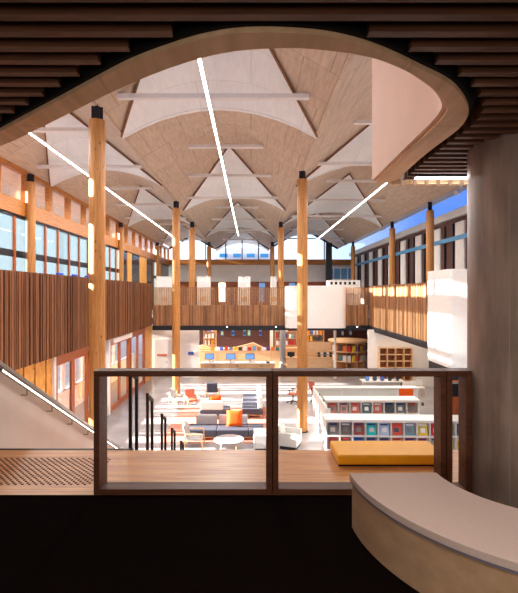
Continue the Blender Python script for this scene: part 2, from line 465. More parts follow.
# right white pod
t = thing('white_pod', 'tall white box hanging on the right gallery beside the concrete column', 'booth', (7.0, 15.6, EYE-2.65))
part('shell', MB().prism(rbox_outline(0,2.12,0,1.95,.12,6,(1,0,0,0)),0,3.5), 'white', t, smooth=True)
part('base_band', B(.02,2.1,.02,1.9,-.42,0), 'steel', t)
struct(B(9.2,11.6,4,17,EYE-2.2,EYE+3.9).build('wall_right_near','brick'))

# ------------------------------------------------------------------ left upper window wall
lw = bpy.data.objects.new('wall_left', None); C.objects.link(lw); struct(lw, 'timber framed window wall of the left gallery')
B(-9.62,-9.34,-4,51,EYE+3.16,EYE+3.76).build('main_beam','glulam',lw)
B(-9.6,-9.38,-4,51,EYE+4.92,EYE+5.12).build('top_plate','glulam',lw)
y = 5.6
while y < 51:
    B(-9.6,-9.40,y,y+.32,EYE+3.76,EYE+4.92).build('stud','glulam',lw); y += 2.15
y = 4.4; k = 0
while y < 50:
    B(-9.56,-9.42,y-.07,y+.07,EYE-1.6,EYE+3.16).build('mullion','redwood',lw); y += 1.33; k += 1
B(-9.52,-9.47,-4,51,EYE+1.45,EYE+1.72).build('transom','steel',lw)
B(-9.58,-9.42,-4,51,EYE+3.06,EYE+3.16).build('window_head','steel',lw)
for n, (a, b) in enumerate(((-3.9,15.0),(15.05,34.0),(34.05,51.0))):
    pass
struct(B(-9.515,-9.5,-3.9,51,EYE+3.76,EYE+4.92).build('window_1','glass'), 'clear clerestory glazing on the left')
struct(B(-9.5,-9.485,14.5,51,EYE-1.6,EYE+3.16).build('window_2','fglass'), 'tall grey tinted windows of the left gallery')
# two steel uprights behind glass
t = thing('steel_post', 'dark steel post behind the left gallery windows, between two timber mullions', 'post', (-9.82, 23.0, EYE-1.6))
part('shaft', B(-.08,.08,-.08,.08,0,4.7), 'steel', t); part('base_plate', B(-.15,.15,-.15,.15,0,.03), 'steel', t)
# timber panels and dark openings in far left wall
fl = MB()
for y0, y1 in ((33.6,34.8),(37.4,39.8),(45.5,46.3)):
    B(-9.44,-9.36,y0,y1,EYE-1.6,EYE+3.1).build('lining_board','osb',lw)
for y0, y1 in ((31.8,33.5),(34.9,37.2),(40,43),(46.5,50.5)):
    B(-9.44,-9.40,y0,y1,EYE-1.6,EYE+3.0).build('dark_pane','darkglass',lw)

# ------------------------------------------------------------------ right upper wall
rw = bpy.data.objects.new('wall_right', None); C.objects.link(rw); struct(rw, 'dark red clad wall with narrow pale windows beyond the right gallery')
B(11.6,11.9,4,51,EYE-6,EYE+4.2).build('cladding','brick',rw)
B(11.3,11.6,4,51,EYE+4.2,EYE+4.62).build('white_beam','tie',rw)
k = 0
y = 20.9
while y < 50:
    B(11.52,11.62,y,y+1.05,EYE-1.2,EYE+3.95).build('narrow_window','tie',rw)
    B(11.50,11.52,y+.14,y+.9,EYE-1.0,EYE+3.8).build('window_pane','whitewall',rw)
    B(11.50,11.61,y+1.3,y+1.36,EYE-1.2,EYE+3.95).build('cover_strip','steel',rw)
    B(11.50,11.61,y+2.4,y+2.46,EYE-1.2,EYE+3.95).build('cover_strip','steel',rw)
    y += 3.05
B(11.46,11.49,18,50,EYE+2.95,EYE+3.2).build('blue_stripe','bluestripe',rw)
struct(B(11.55,11.58,4,51,EYE+4.62,ZV+.62).build('window_3','glass'), 'clerestory glazing showing blue sky on the right')
for i, (px, py) in enumerate(((458,195),(383,232))):
    X = 10.25; d = X*F/(px-251)
    t = thing('spotlight', 'white spotlight under the right eave, %s one' % ('nearer','farther')[i], 'light', (X, d, ZV-.05))
    part('mount', MB().cyl((0,0,0),(0,0,.1),.05,n=10), 'tie', t)
    part('lamp_head', MB().cyl((-.15,-.1,-.12),(.1,.1,-.02),.12,n=14), 'tie', t)

# ------------------------------------------------------------------ back gable wall at d=51
YB = 51.0
bw = bpy.data.objects.new('wall_back', None); C.objects.link(bw); struct(bw, 'back gable wall with timber beam and grey panel')
B(-9.5,11.6,YB-.3,YB+.1,EYE+3.25,EYE+3.85).build('main_beam','glulam',bw)
B(-9.5,11.6,YB,YB+.12,EYE+1.3,EYE+3.25).build('grey_panel','whitewall',bw)
B(-9.5,11.6,YB+.05,YB+.25,EYE-6,EYE+1.3).build('lower_cladding','redwood',bw)
for i, px in enumerate((203, 222, 262, 292, 300)):
    x = gx(px,YB)
    B(x-.35,x+.35,YB-.03,YB+.04,EYE-1.0,EYE+1.15).build('lower_window','screen' if px != 222 else 'led_dim',bw)
    B(x-.5,x-.36,YB-.06,YB+.04,EYE-1.1,EYE+1.3).build('window_jamb','glulam_x',bw)
for n, (x1, x2) in enumerate(((-9.4,-4.16), (-4.16,2.12), (2.12,10.0))):
    c = (x1+x2)/2; zr = ZV+.59*(x2-x1)/2
    g = MB().frontprism([(x1,EYE+3.85),(x2,EYE+3.85),(x2,ZV),(c,zr),(x1,ZV)],YB,YB+.03)
    struct(g.build('window_%d' % (n+4),'glass'), 'gable window glazing')
    fr = MB().bar((x1,YB-.05,ZV),(c,YB-.05,zr),.12,.22).bar((c,YB-.05,zr),(x2,YB-.05,ZV),.12,.22)
    for f in (.2,.5,.8):
        x = x1+(x2-x1)*f
        fr.box(x-.06,x+.06,YB-.1,YB,EYE+3.85,ZV+.59*min(x-x1,x2-x))
    fr.build('gable_frame','steel',bw)
B(7.6,8.2,44.8,45.2,EYE-1.6,EYE+5.1).build('dark_post','steel',bw)
# blue clad building outside the back gable
t = thing('neighbour_building', 'pale building with blue windows seen through the back gable glazing', 'building', (0,62,0))
part('wall', B(-5,3,0,6,0,EYE+6.3), 'white', t)
part('wall_wing', B(5.5,16,1,8,0,EYE+4.2), 'bluewall', t)
for i in range(4):
    for j in range(2):
        w_ = B(-4.4+i*1.9,-3.3+i*1.9,-.06,0,EYE+4.0+j*1.0,EYE+4.5+j*1.0)
        part('window', w_, 'bluestripe', t)

# ------------------------------------------------------------------ left ground floor glazing
XF = -6.8; HD = EYE-2.1
struct(B(XF-.1,XF+.1,5,12.6,0,.3).build('wall_left_ground','redwood'))
def leafset(y0, y1, n, idx, header=False, label=''):
    t = bpy.data.objects.new('door_%d' % idx, None); C.objects.link(t); t.location = (XF, y0, 0); struct(t, label)
    L = y1-y0
    fr = MB().box(-.08,.08,0,.14,0,HD).box(-.08,.08,L-.14,L,0,HD).box(-.08,.08,.14,L-.14,HD-.3,HD)
    part('door_frame', fr, 'redwood', t)
    w = (L-.28)/n
    for i in range(n):
        a = .14+i*w
        lf = MB().box(-.04,.04,a+.01,a+.15,0.02,HD-.3).box(-.04,.04,a+w-.15,a+w-.01,.02,HD-.3).box(-.04,.04,a+.15,a+w-.15,.02,.28).box(-.04,.04,a+.15,a+w-.15,HD-.45,HD-.3)
        leaf = part('door_leaf', lf, 'redwood', t)
        g = B(-.008,.008,a+.15,a+w-.15,.28,HD-.45).build('glass_pane','glass'); g.parent = leaf
        h = MB().cyl((.09,a+w-.08,.9),(.09,a+w-.08,1.5),.015,n=8).build('handle','metal'); h.parent = leaf
    if header:
        part('door_operator', B(.08,.24,.1,L-.1,HD-.32,HD-.08), 'whitewall', t)
    return t
leafset(15.2,18.5,2,1,label='pair of glazed timber doors below the left gallery')
leafset(21.1,24.6,2,2,True,'glazed timber doors with a white header box')
leafset(24.8,28.2,2,3,label='far pair of glazed timber doors on the left')
leafset(6,9.2,2,4); leafset(9.4,12.6,2,5); 
# lining boards with dark gaps, jambs
for i, (a, b) in enumerate(((12.65,13.15),(13.25,13.85),(13.95,14.6),(14.7,15.05))):
    struct(B(XF-.08,XF+.02,a,b,0,HD).build('wall_panel_%d' % (i+1),'osb'))
struct(B(XF-.14,XF-.08,12.6,15.1,0,HD).build('wall_left_backing','steel'))
for i, (a, b) in enumerate(((15.06,15.2),(18.55,18.75),(20.85,21.05))):
    struct(B(XF-.1,XF+.12,a,b,0,HD).build('trim_%d' % (i+5),'whitewall'))
struct(B(XF-.08,XF+.02,18.76,19.4,0,HD).build('wall_panel_5','osb'))
struct(B(XF-.01,XF+.01,19.4,20.85,0,HD).build('window_7','glass'))
struct(B(XF-.08,XF+.02,28.25,30.3,0,HD).build('wall_panel_6','osb'))
struct(B(XF-.1,XF+.1,4.8,6,0,HD).build('wall_left_front','osb'))
# added sun-blocking wall with piers, and pale building
t = thing('shade_wall', 'added low wall with slim piers outside the left doors, shading the floor', 'wall', (-9.3,5,-.2))
part('wall', B(-.1,.1,0,30,0,1.15), 'whitewall', t); part('coping', B(-.14,.14,0,30,1.15,1.2), 'grey', t)
for k in range(13): part('post', B(-.05,.05,8.6+k*1.35,8.95+k*1.35,1.2,3.9), 'whitewall', t)  # piers added to cast shadow stripes across the hall floor
t = thing('pale_building', 'pale ribbed metal building outside the left glazing', 'building', (-34,-10,-.2))
part('wall', B(-3,0,0,75,0,6.6), 'corr', t); part('roof', B(-3.3,.3,-.3,75.3,6.6,6.75), 'grey', t)

# ------------------------------------------------------------------ near soffit with curved opening
ZS = EYE+1.13
def sp(px, py):
    d = 1.13*F/(293-py); return (gx(px,d), d)
outer = [(-3.75,4.55),(-2.7,3.85)]+[sp(*p) for p in ((0,131.5),(30,116),(60,100),(90,84),(120,68),(143,58),(166,50),(190,42),(216,36),(238,33),(260,32),(284,32.5),(308,34),(333,37),(358,43),(374,48),(390,54.5),(409,63),(420,69),(443,79),(455,88),(463,97),(468,106),(469,113),(465,122),(457,131),(443,141),(422,157),(408,170),(393.5,183))]
inner = [(-3.95,4.55),(-2.95,4.05)]+[sp(*p) for p in ((0,147),(25,135),(50,123),(75,110.5),(100,98),(125,86),(151,75),(175,66),(201,58),(230,51.5),(260,49),(285,48),(308,48.5),(340,52),(357,54.5),(371,57.5),(387,62.5),(402,69),(415,75.5),(426,83),(436,90),(443,97.5),(447.5,106.5),(447,112),(443,118),(436,126),(426,135),(412,148),(395,164),(375,183))]
def lerp_outer(d):
    """x-range of the opening (outer ring) at distance d"""
    xs = []
    for (x0,y0),(x1,y1) in zip(outer, outer[1:]):
        if (y0-d)*(y1-d) <= 0 and y0 != y1: xs.append(x0+(x1-x0)*(d-y0)/(y1-y0))
    return xs
soff = bpy.data.objects.new('ceiling_soffit', None); C.objects.link(soff); struct(soff, 'dark slatted timber soffit with a curved opening')
# smooth ring
ring = MB(); n = min(len(outer), len(inner))
def resample(pts, N):
    # Catmull-Rom smooth then even spacing
    P = [Vector(p) for p in pts]; out = []
    for i in range(len(P)-1):
        p0 = P[max(i-1,0)]; p1 = P[i]; p2 = P[i+1]; p3 = P[min(i+2,len(P)-1)]
        for k in range(8):
            t = k/8; out.append(.5*((2*p1)+(p2-p0)*t+(2*p0-5*p1+4*p2-p3)*t*t+(3*p1-p0-3*p2+p3)*t**3))
    out.append(P[-1])
    for _ in range(26): out = [out[0]]+[(out[i-1]+2*out[i]+out[i+1])/4 for i in range(1,len(out)-1)]+[out[-1]]
    L = [0]
    for a, b in zip(out, out[1:]): L.append(L[-1]+(b-a).length)
    res = []; j = 0
    for k in range(N):
        s = L[-1]*k/(N-1)
        while j < len(L)-2 and L[j+1] < s: j += 1
        f = (s-L[j])/max(1e-9, L[j+1]-L[j]); res.append(out[j].lerp(out[j+1], min(1,f)))
    return res
IN = resample(inner, 160)
OUT = resample(outer, 160)
vs = []; fs = []
for a, b in zip(IN, OUT): vs += [(a.x,a.y,ZS),(b.x,b.y,ZS),(b.x,b.y,ZS+.025),(a.x,a.y,ZS+.025)]
for i in range(159):
    for k in range(4): fs.append((4*i+k,4*i+(k+1)%4,4*i+4+(k+1)%4,4*i+4+k))
fs += [(0,1,2,3),(636,637,638,639)]
ring.add(vs, fs); ring.build('plywood_ring','ring',soff)
outer = [tuple(p) for p in OUT]
ck = MB(); vs = []; fs = []
for i, a in enumerate(OUT):
    t_ = (OUT[min(i+1,159)]-OUT[max(i-1,0)]).normalized(); b = a-Vector((-t_.y, t_.x))*.02
    vs += [(a.x,a.y,ZS+.026),(b.x,b.y,ZS+.026),(b.x,b.y,ZS+.14),(a.x,a.y,ZS+.14)]
for i in range(159):
    for k in range(4): fs.append((4*i+k,4*i+(k+1)%4,4*i+4+(k+1)%4,4*i+4+k))
ck.add(vs, fs); ck.build('dark_cheek','black',soff)
fa = MB(); vs = []; fs = []
for i, a in enumerate(IN):
    t_ = (IN[min(i+1,159)]-IN[max(i-1,0)]).normalized(); nrm = Vector((-t_.y, t_.x)); b = a+nrm*.03
    vs += [(a.x,a.y,ZS+.026),(b.x,b.y,ZS+.026),(b.x,b.y,ZS+2.4),(a.x,a.y,ZS+2.4)]
for i in range(159):
    for k in range(4): fs.append((4*i+k,4*i+(k+1)%4,4*i+4+(k+1)%4,4*i+4+k))
fs += [(0,1,2,3),(636,637,638,639)]
fa.add(vs, fs); fa.build('upstand_lining','fascia',soff,smooth=True)
bk = [(-5.5,-4),(5.5,-4),(5.5,4.53)]+[tuple(p) for p in OUT[::-1]]+[(-5.5,4.53)]
MB().prism([(x,min(y,4.53)) for x, y in bk], ZS+.14, ZS+.3).build('backing_board','black',soff)
d = -3.9
PITCH = .1195
d = 1.985-PITCH*round((1.985+3.9)/PITCH)
while d < 4.5:
    xs = sorted(lerp_outer(d)) if d < 4.55 else []
    segs = []
    if len(xs) >= 2: segs = [(-5.4, xs[0]-.10), (xs[-1]+.08, 5.4)]
    else: segs = [(-5.4, 5.4)]
    for a, b in segs:
        if a < 0 < b or True:
            if b-a > .05: B(a,b,d-.045,d,ZS+.015,ZS+.135).build('slat','slat',soff)
    d += PITCH
tb = MB()
for i in range(12):
    x = 1.44+i*.118; B(x,x+.075,4.47,4.55,ZS-.03,ZS+.02).build('end_block','ring',soff)
t = thing('soffit_light', 'short warm light strip in the soffit edge beside the concrete column', 'light', (1.62,4.36,ZS-.005))
part('diffuser', B(0,.85,-.03,.03,0,.012), 'led', t); part('housing', B(-.01,.86,-.035,.035,.0121,.04), 'steel', t)

# ------------------------------------------------------------------ concrete column beside balustrade
t = thing('concrete_column', 'large round polished concrete column at the right of the balustrade', 'column', (2.18,3.5,UP))
part('shaft', MB().cyl((0,0,0),(0,0,ZS+.14-UP),.425,n=64), 'concrete', t, smooth=True)
sm = MB()
for a in (3.9, 4.75):
    sm.obox((.425*math.cos(a),.425*math.sin(a),1.4),(.004,.006,2.7),(0,0,a))
part('form_joint', sm, 'grey', t)

# ------------------------------------------------------------------ balustrade
def balpanel(x0, x1, label, side_l=True, side_r=True):
    t = thing('balustrade_panel', label, 'balustrade', (x0,3.51,UP))
    L = x1-x0; H = .982
    part('top_rail', B(0,L,0,.14,H-.045,H), 'frame', t, bevel=.004)
    part('bottom_rail', B(.045,L-.045,0,.14,0,.045), 'frame', t, bevel=.004)
    part('post', B(0,.045,0,.2 if side_l else .14,0,H-.045), 'frame', t, bevel=.004)
    part('post', B(L-.045,L,0,.14,0,H-.045), 'frame', t, bevel=.004)
    part('glass_pane', B(.045,L-.045,.095,.105,.045,H-.045), 'bglass', t)
balpanel(gx(93.5,3.51), gx(272.2,3.51), 'dark timber framed glass balustrade panel on the left, next to the tactile strip')
balpanel(gx(272.8,3.51), gx(446.5,3.51), 'dark timber framed glass balustrade panel in the middle, in front of the yellow cushion', False)
balpanel(gx(447,3.51), 1.752, 'narrow dark timber framed glass balustrade panel touching the concrete column', False)

# tactile strip
t = thing('tactile_strip', 'strip of dark raised studs on the timber landing at the left', 'floor marking', (-3.3,3.7,UP))
st = MB(); nx = int(2.0/.058)
for i in range(nx):
    for j in range(21):
        x = i*.058+(.029 if j%2 else 0); y = j*.029
        if x < 1.98: st.cyl((x,y,0),(x,y,.005),.0115,.010,n=6)
part('studs', st, 'frame', t)

# mustard cushion
t = thing('bench_cushion', 'long mustard yellow seat cushion on the timber deck behind the glass', 'cushion', (.80,4.08,UP))
part('cover', B(0,1.0,0,.42,.012,.105), 'yellow', t, bevel=.02, seg=4)
part('base', B(.01,.99,.01,.41,0,.012), 'steel', t)

# curved bench
cx, cy = 1.93, 3.06; R1, R0 = 1.255, .655
def arc(r, a0, a1, n=48): return [(cx+r*math.cos(math.radians(a0+(a1-a0)*i/n)), cy+r*math.sin(math.radians(a0+(a1-a0)*i/n))) for i in range(n+1)]
def annulus(ro, ri, a0, a1): return [(x-cx,y-cy) for x, y in arc(ro,a0,a1)+arc(ri,a1,a0)]
t = thing('curved_bench', 'curved plywood bench with a pale felt seat in the right foreground', 'bench', (cx,cy,UP))
part('seat_pad', MB().prism(annulus(R1,R0,181,325),.325,.365), 'felt', t, bevel=.014, seg=3)
part('body', MB().prism(annulus(R1-.015,R0+.015,181.4,324.6),0,.312), 'benchply', t)
part('piping', MB().prism(annulus(R1-.004,R0+.004,181.1,324.9),.312,.325), 'piping', t)

# ------------------------------------------------------------------ stair, stair wall, handrail
SL = .557
t = thing('stair_wall', 'white sloping stair wall with grey cap at the left', 'wall', (-2.67,4.56,0))
y0, y1 = 0, 8.0
zc = lambda y: EYE+1.84-SL*(y+4.56)
zs = lambda y: max(0, EYE+.912-SL*(y+4.56)-.35)
poly = [(0,zs(0)),(0,zc(0)),(8.0,zc(8.0)),(8.0,0),(7.6,0)]
part('wall', MB().sideprism(poly,-.16,0), 'whitewall', t)
part('cap', MB().sideprism([(0,zc(0)),(0,zc(0)+.05),(8.0,zc(8.0)+.05),(8.0,zc(8.0))],-.19,.03), 'metal', t)
t = thing('handrail', 'metal handrail with a lit underside on the white stair wall', 'handrail', (-2.60,4.6,0))
zh = lambda y: EYE+1.765-SL*(y+4.6)
rail = MB().cyl((0,0,zh(0)),(0,7.6,zh(7.6)),.022,n=12)
part('rail', rail, 'metal', t, smooth=True)
part('light_strip', MB().bar((.016,0,zh(0)-.006),(.016,7.6,zh(7.6)-.006),.012,.014), 'led_dim', t)
for px, py in ((27,397),(52,413),(72,426),(88,436)):
    d = 2.6*F/(251-px); yy = d-4.6
    part('bracket', MB().cyl((0,yy,zh(yy)-.02),(0,yy,zh(yy)-.09),.008,n=8).cyl((0,yy,zh(yy)-.085),(-.07,yy,zh(yy)-.085),.008,n=8), 'metal', t)
t = thing('staircase', 'timber stair going down from the landing beside the white wall', 'stairs', (-2.67,4.56,0))
N = 24; rise = UP/N; run = (12.0-4.56)/(N-1)
for i in range(1,N):
    z = UP-i*rise
    part('tread', B(0.005,1.37,(i-1)*run,i*run,max(0,z-.22),z), 'deck', t)
t = thing('bleacher', 'broad timber seating steps going down from the deck', 'seating', (-1.2,4.56,0))
for i in range(1,12):
    z = UP-i*UP/12
    part('tier', B(-.09,3.1,(i-1)*.62,i*.62,max(0,z-.4),z), 'deck', t)
for i, y in enumerate((4.67,5.44,6.32,7.12,8.04)):
    tz = lambda q: UP-(int((q-4.56)/.62)+1)*UP/12
    zf = tz(y)
    t = thing('hand_hoop', 'black steel hand hoop along the stair, %s from the landing' % ('first','second','third','fourth','fifth')[i], 'handrail', (-1.27,y,zf), 'hand hoops along the stair')
    zf2 = zf-rise
    h = EYE+1.78-SL*y-zf
    part('upright', B(-.016,.016,-.016,.016,0,h), 'steel', t)
    part('upright', B(-.016,.016,.234,.266,tz(y+.25)-zf,h-SL*.25), 'steel', t)
    part('grip', MB().bar((0,-.02,h+.01),(0,.27,h-SL*.27+.01),.034,.03), 'steel', t)

# ------------------------------------------------------------------ ground floor back zone
def wthing(name, label, cat, x, y, z=0, group=None, rz=0): return thing(name, label, cat, (x,y,z), group, rz)
# white walls with door and sign
struct(B(-6.85,gx(199,30.4),30.4,30.55,0,EYE-2.25).build('wall_back_ground','whitewall'), 'white wall under the back gallery')
dr = bpy.data.objects.new('door_6', None); C.objects.link(dr); struct(dr, 'flush white door in the back wall'); dr.location = (gx(154,30.38),30.38,0)
part('leaf', B(0,.98,0,.018,0,2.6), 'white', dr); part('handle', B(.85,.93,-.03,0,1.0,1.03), 'steel', dr)
t = wthing('wall_plaque', 'small copper coloured plaque on the white wall at the back left', 'sign', gx(157,30.36), 30.36, gz(356,30.36))
part('plate', B(0,.68,0,.02,0,.14), 'terra', t); part('trim', B(-.01,.69,.02,.035,-.01,.15), 'lightwood', t)
t = wthing('wall_sign', 'small blue sign on the white panel', 'sign', gx(188,30.36), 30.36, gz(355,30.36))
part('plate', B(0,.38,0,.02,0,.22), colmat((90,110,190)), t); part('rim', B(-.01,.39,.02,.035,-.01,.23), 'metal', t)
struct(B(gx(173.5,30.4),gx(174.2,30.4),30.37,30.4,0,EYE-2.25).build('trim_8','grey'))
# ceiling lining below gallery
struct(B(-6.4,7.7,28.75,51,EYE-2.3,EYE-2.26).build('ceiling_lower','whitewall'))
# dark red end wall with coloured posters
struct(B(-6.8,11.6,40,40.2,0,EYE-2.3).build('wall_end','brick'))
cols = [(60,110,190),(70,150,210),(40,160,160),(90,190,200),(80,120,200),(120,170,220)]
for i, px in enumerate((222,233,244.5,249,260.5,343,351)):
    x = gx(px,39.8)
    t = wthing('poster_banner', 'narrow blue and white vertical banner on the dark end wall, %s from the left' % ('first','second','third','fourth','fifth','sixth','seventh')[i], 'banner', x, 39.97, 1.9, 'banners on the end wall')
    part('cloth', B(-.12,.12,0,.03,0,1.55), colmat(cols[i%6]), t)
    for k in range(4):
        part('print', B(-.10,.10,-.012,0,.1+k*.37,.38+k*.37), colmat(random.choice([(230,230,240),(120,200,220),(30,60,130),(200,220,150)])), t)
# plywood partition behind computer desk
XA, XB_ = gx(199,32), gx(312,32)
t = wthing('plywood_partition', 'long low plywood partition behind the computer desk', 'partition', XA, 32, 0)
part('panel', B(0,XB_-XA,0,.1,0,1.55), 'counter', t); part('cap', B(0,XB_-XA,-.02,.12,1.55,1.6), 'lightwood', t)
for k in range(1,7): part('joint', B(k*1.3,k*1.3+.015,-.004,0,0,1.55), 'redwood', t)
t = wthing('display_stand', 'pointed plywood display stand above the partition', 'display stand', gx(222,32.6), 32.6, 0)
part('body', MB().frontprism([(-2.2,0),(5.8,0),(5.8,1.75),(3.2,1.66),(2.3,2.08),(.9,1.72),(-.6,1.65),(-1.5,1.9),(-2.2,1.6)],0,.5), 'counter', t)
part('cap', B(-2.2,5.8,-.05,.0,1.6,1.66), 'lightwood', t)
# colourful books on the display stand
bc = [(240,140,30),(220,220,225),(90,110,200),(200,60,70),(120,120,170),(240,200,60),(60,60,70),(230,230,230),(190,40,50),(110,170,210),(170,120,80),(240,240,240),(90,60,120),(220,110,40),(60,120,130),(235,225,210)]
words = ['orange','pale','blue','red','violet','yellow','black','white','crimson','sky blue','brown','cream','purple','tangerine','teal','ivory']
ords = ['first','second','third','fourth','fifth','sixth','seventh','eighth','ninth','tenth','eleventh','twelfth','thirteenth','fourteenth','fifteenth','sixteenth']
for i in range(16):
    px = 212+i*4.7; x = gx(px,31.7); hgt = .22+.12*random.random()
    t = wthing('display_book', '%s book propped on the plywood partition, %s from the left' % (words[i], ords[i]), 'book', x, 31.99, 1.6, 'books on the partition')
    part('cover', B(-.13,.13,0,.012,0,hgt), colmat(bc[i]), t); part('pages', B(-.125,.125,.012,.05,.005,hgt-.01), 'white', t)
# tall shelves behind
def bookcase(x, y, w, h, nsh, label, nb=5, fill=True):
    t = wthing('bookcase', label, 'bookcase', x, y)
    part('side', B(0,.03,0,.35,0,h), 'counter', t); part('side', B(w-.03,w,0,.35,0,h), 'counter', t)
    part('back', B(.03,w-.03,.33,.35,0,h), 'lightwood', t); part('top', B(.03,w-.03,0,.33,h-.03,h), 'counter', t)
    for k in range(nsh):
        z = .05+k*(h-.1)/nsh
        part('shelf', B(.03,w-.03,0,.33,z-.02,z), 'counter', t)
    return t
def fill_case(x, y, w, h, nsh, where, seed, rows=None):
    random.seed(seed); i = 0
    for k in range(nsh):
        z = .05+k*(h-.1)/nsh
        if rows and k not in rows: continue
        n = int((w-.2)/.22)
        for j in range(n):
            c = random.choice(bc); hh = (h-.1)/nsh*random.uniform(.55,.8); xx = x+.1+j*(w-.2)/n
            o = B(0,random.uniform(.1,.2),.02,.24,0,hh).build('book',colmat(c)); o.location = (xx,y,z)
            tag(o, 'book on %s, shelf %d from the bottom, place %s' % (where, k+1, ords[j%16]), 'book', 'books on '+where)
for i, (px, wd, h) in enumerate(((213.5,1.0,3.3),(285,1.7,3.3),(310,1.9,3.0))):
    x = gx(px-10,35); nm = ('the tall left bookcase','the tall bookcase by the concrete column','the bookcase right of the timber column')[i]
    bookcase(x,35,wd,h,6,'tall plywood bookcase, '+('leftmost behind the display','behind the concrete column','right of the tall timber column')[i])
    fill_case(x,35,wd,h,6,nm,i+3,rows=(3,4,5))
# green/cream posts
t = wthing('lit_post', 'pale lit post in the bookcase zone at the back', 'post', gx(271.5,34), 34)
part('shaft', B(-.12,.12,-.1,.1,0,3.4), 'white', t); part('base', B(-.16,.16,-.14,.14,0,.04), 'steel', t)
# computer desk with three computers
dx0, dx1 = gx(200,30.2), gx(275,30.2)
t = wthing('computer_desk', 'long light wood desk with three computers under the back gallery', 'desk', dx0, 30.7)
L = dx1-dx0
part('desk_top', B(0,L,-.35,.4,.9,.95), 'white', t)
part('front_panel', B(.05,L-.05,-.2,-.16,0,.9), 'counter', t)
for k in range(3):
    dwr = part('drawer', B(.3+k*1.65,1.5+k*1.65,-.24,-.2,.62,.86), 'lightwood', t)
    h = B(.8+k*1.65,1.0+k*1.65,-.27,-.24,.72,.76).build('handle','steel'); h.parent = dwr
part('leg', B(0,.05,-.3,.35,0,.9), 'counter', t); part('leg', B(L-.05,L,-.3,.35,0,.9), 'counter', t)
for i, px in enumerate((209.5,230.5,250)):
    t = wthing('computer', 'computer with a blue screen on the long desk, %s' % ('nearest the white panel','middle one of three','the one nearest the concrete column')[i], 'computer', gx(px,30.7), 30.75, .95, 'computers on the long desk')
    part('screen', B(-.32,.32,0,.04,.2,.6), 'steel', t); part('display', B(-.29,.29,-.006,0,.23,.57), 'screen', t)
    part('stand', MB().box(-.04,.04,.04,.07,.02,.35).box(-.12,.12,0,.15,0,.02), 'metal', t)
    part('keyboard', B(-.3,.15,-.3,-.15,0,.02), 'grey', t); part('notice', B(.12,.36,-.1,-.09,.0,.22), 'white', t)
t = wthing('desk_phone', 'small black phone on the right end of the computer desk', 'phone', gx(268,30.5), 30.5, .95)
part('body', B(-.12,.12,-.1,.1,0,.08), 'steel', t, bevel=.01); part('handset', MB().cyl((-.09,-.02,.12),(-.09,.1,.12),.04,n=8).box(-.11,-.05,-.02,.1,.08,.13), 'black', t)
# reception counter right of the column
t = wthing('reception_counter', 'stepped light wood counter right of the tall timber column', 'counter', gx(287,30), 30.6)
part('body', B(0,3.2,0,.6,0,1.25), 'counter', t); part('counter_top', B(-.03,3.23,-.05,.65,1.25,1.3), 'lightwood', t)
part('upper_shelf', B(1.2,3.2,.5,.62,1.3,2.3), 'counter', t)
t = wthing('monitor', 'dark monitor standing on the wood counter behind the tall timber column', 'monitor', gx(291,30.8), 30.8, 1.3)
part('screen', B(-.25,.25,0,.03,.06,.36), 'steel', t); part('stand', B(-.1,.1,-.04,.07,0,.06), 'steel', t)
for i in range(5):
    t = wthing('folder', 'white and black folder on the counter, %s from the left' % ords[i], 'folder', gx(319+i*3,30.9), 30.9, 1.3, 'folders on the counter')
    part('cover', B(-.07,.07,0,.2,0,.3), 'white' if i%2 else 'steel', t); part('spine_label', B(-.04,.04,-.006,0,.1,.2), 'grey', t)
# round tiered bookshelf
t = wthing('round_bookshelf', 'round tiered wooden bookshelf under the back gallery near the corner', 'bookshelf', gx(352,32), 33.2)
for k, z in enumerate((0,.75,1.45,2.15)):
    part('tier' if k < 3 else 'tabletop', MB().cyl((0,0,z),(0,0,z+.06 if k<3 else z+.12),1.35 if k<3 else 1.5,n=40), 'counter', t)
for k in range(10):
    a = k*math.pi/5; part('divider', MB().obox((.8*math.cos(a),.8*math.sin(a),1.1),(1.0,.03,2.1),(0,0,a)), 'lightwood', t)
random.seed(5); i = 0
for z in (.81,1.51):
    for k in range(12):
        a = math.radians(185+k*15); 
        o = B(-.02,.0,-.12,.12,0,.42).build('display_book',colmat(random.choice(bc)))
        o.location = (gx(352,32)+1.28*math.cos(a),33.2+1.28*math.sin(a),z); o.rotation_euler = (0,0,a)
        tag(o, 'book facing out on the round bookshelf, %s tier, %s from the left' % ('lower' if z<1 else 'upper', ords[k]), 'book', 'books on the round bookshelf'); i += 1
# white wall with pigeonholes
struct(B(gx(369,27),11.6,27.2,27.35,0,EYE-2.26).build('wall_right_ground','whitewall'), 'white wall with pigeonholes under the right gallery')
px0, px1 = gx(378.5,27), gx(411.5,27)
t = wthing('pigeonhole_shelf', 'open wooden pigeonhole shelf against the white wall under the right gallery', 'shelf', px0, 26.8, 0)
W = px1-px0; H0 = .25; H1 = gz(347.5,27)
part('side', B(0,.04,0,.38,0,H1), 'counter', t); part('side', B(W-.04,W,0,.38,0,H1), 'counter', t)
part('back', B(.04,W-.04,.36,.38,0,H1), 'glulam_x', t)
for k in range(7): part('shelf', B(.04,W-.04,0,.36,k*(H1-.04)/6,k*(H1-.04)/6+.04), 'counter', t)
for k in range(1,4): part('divider', B(W*k/4-.02,W*k/4+.02,.01,.35,.04,H1-.04), 'counter', t)
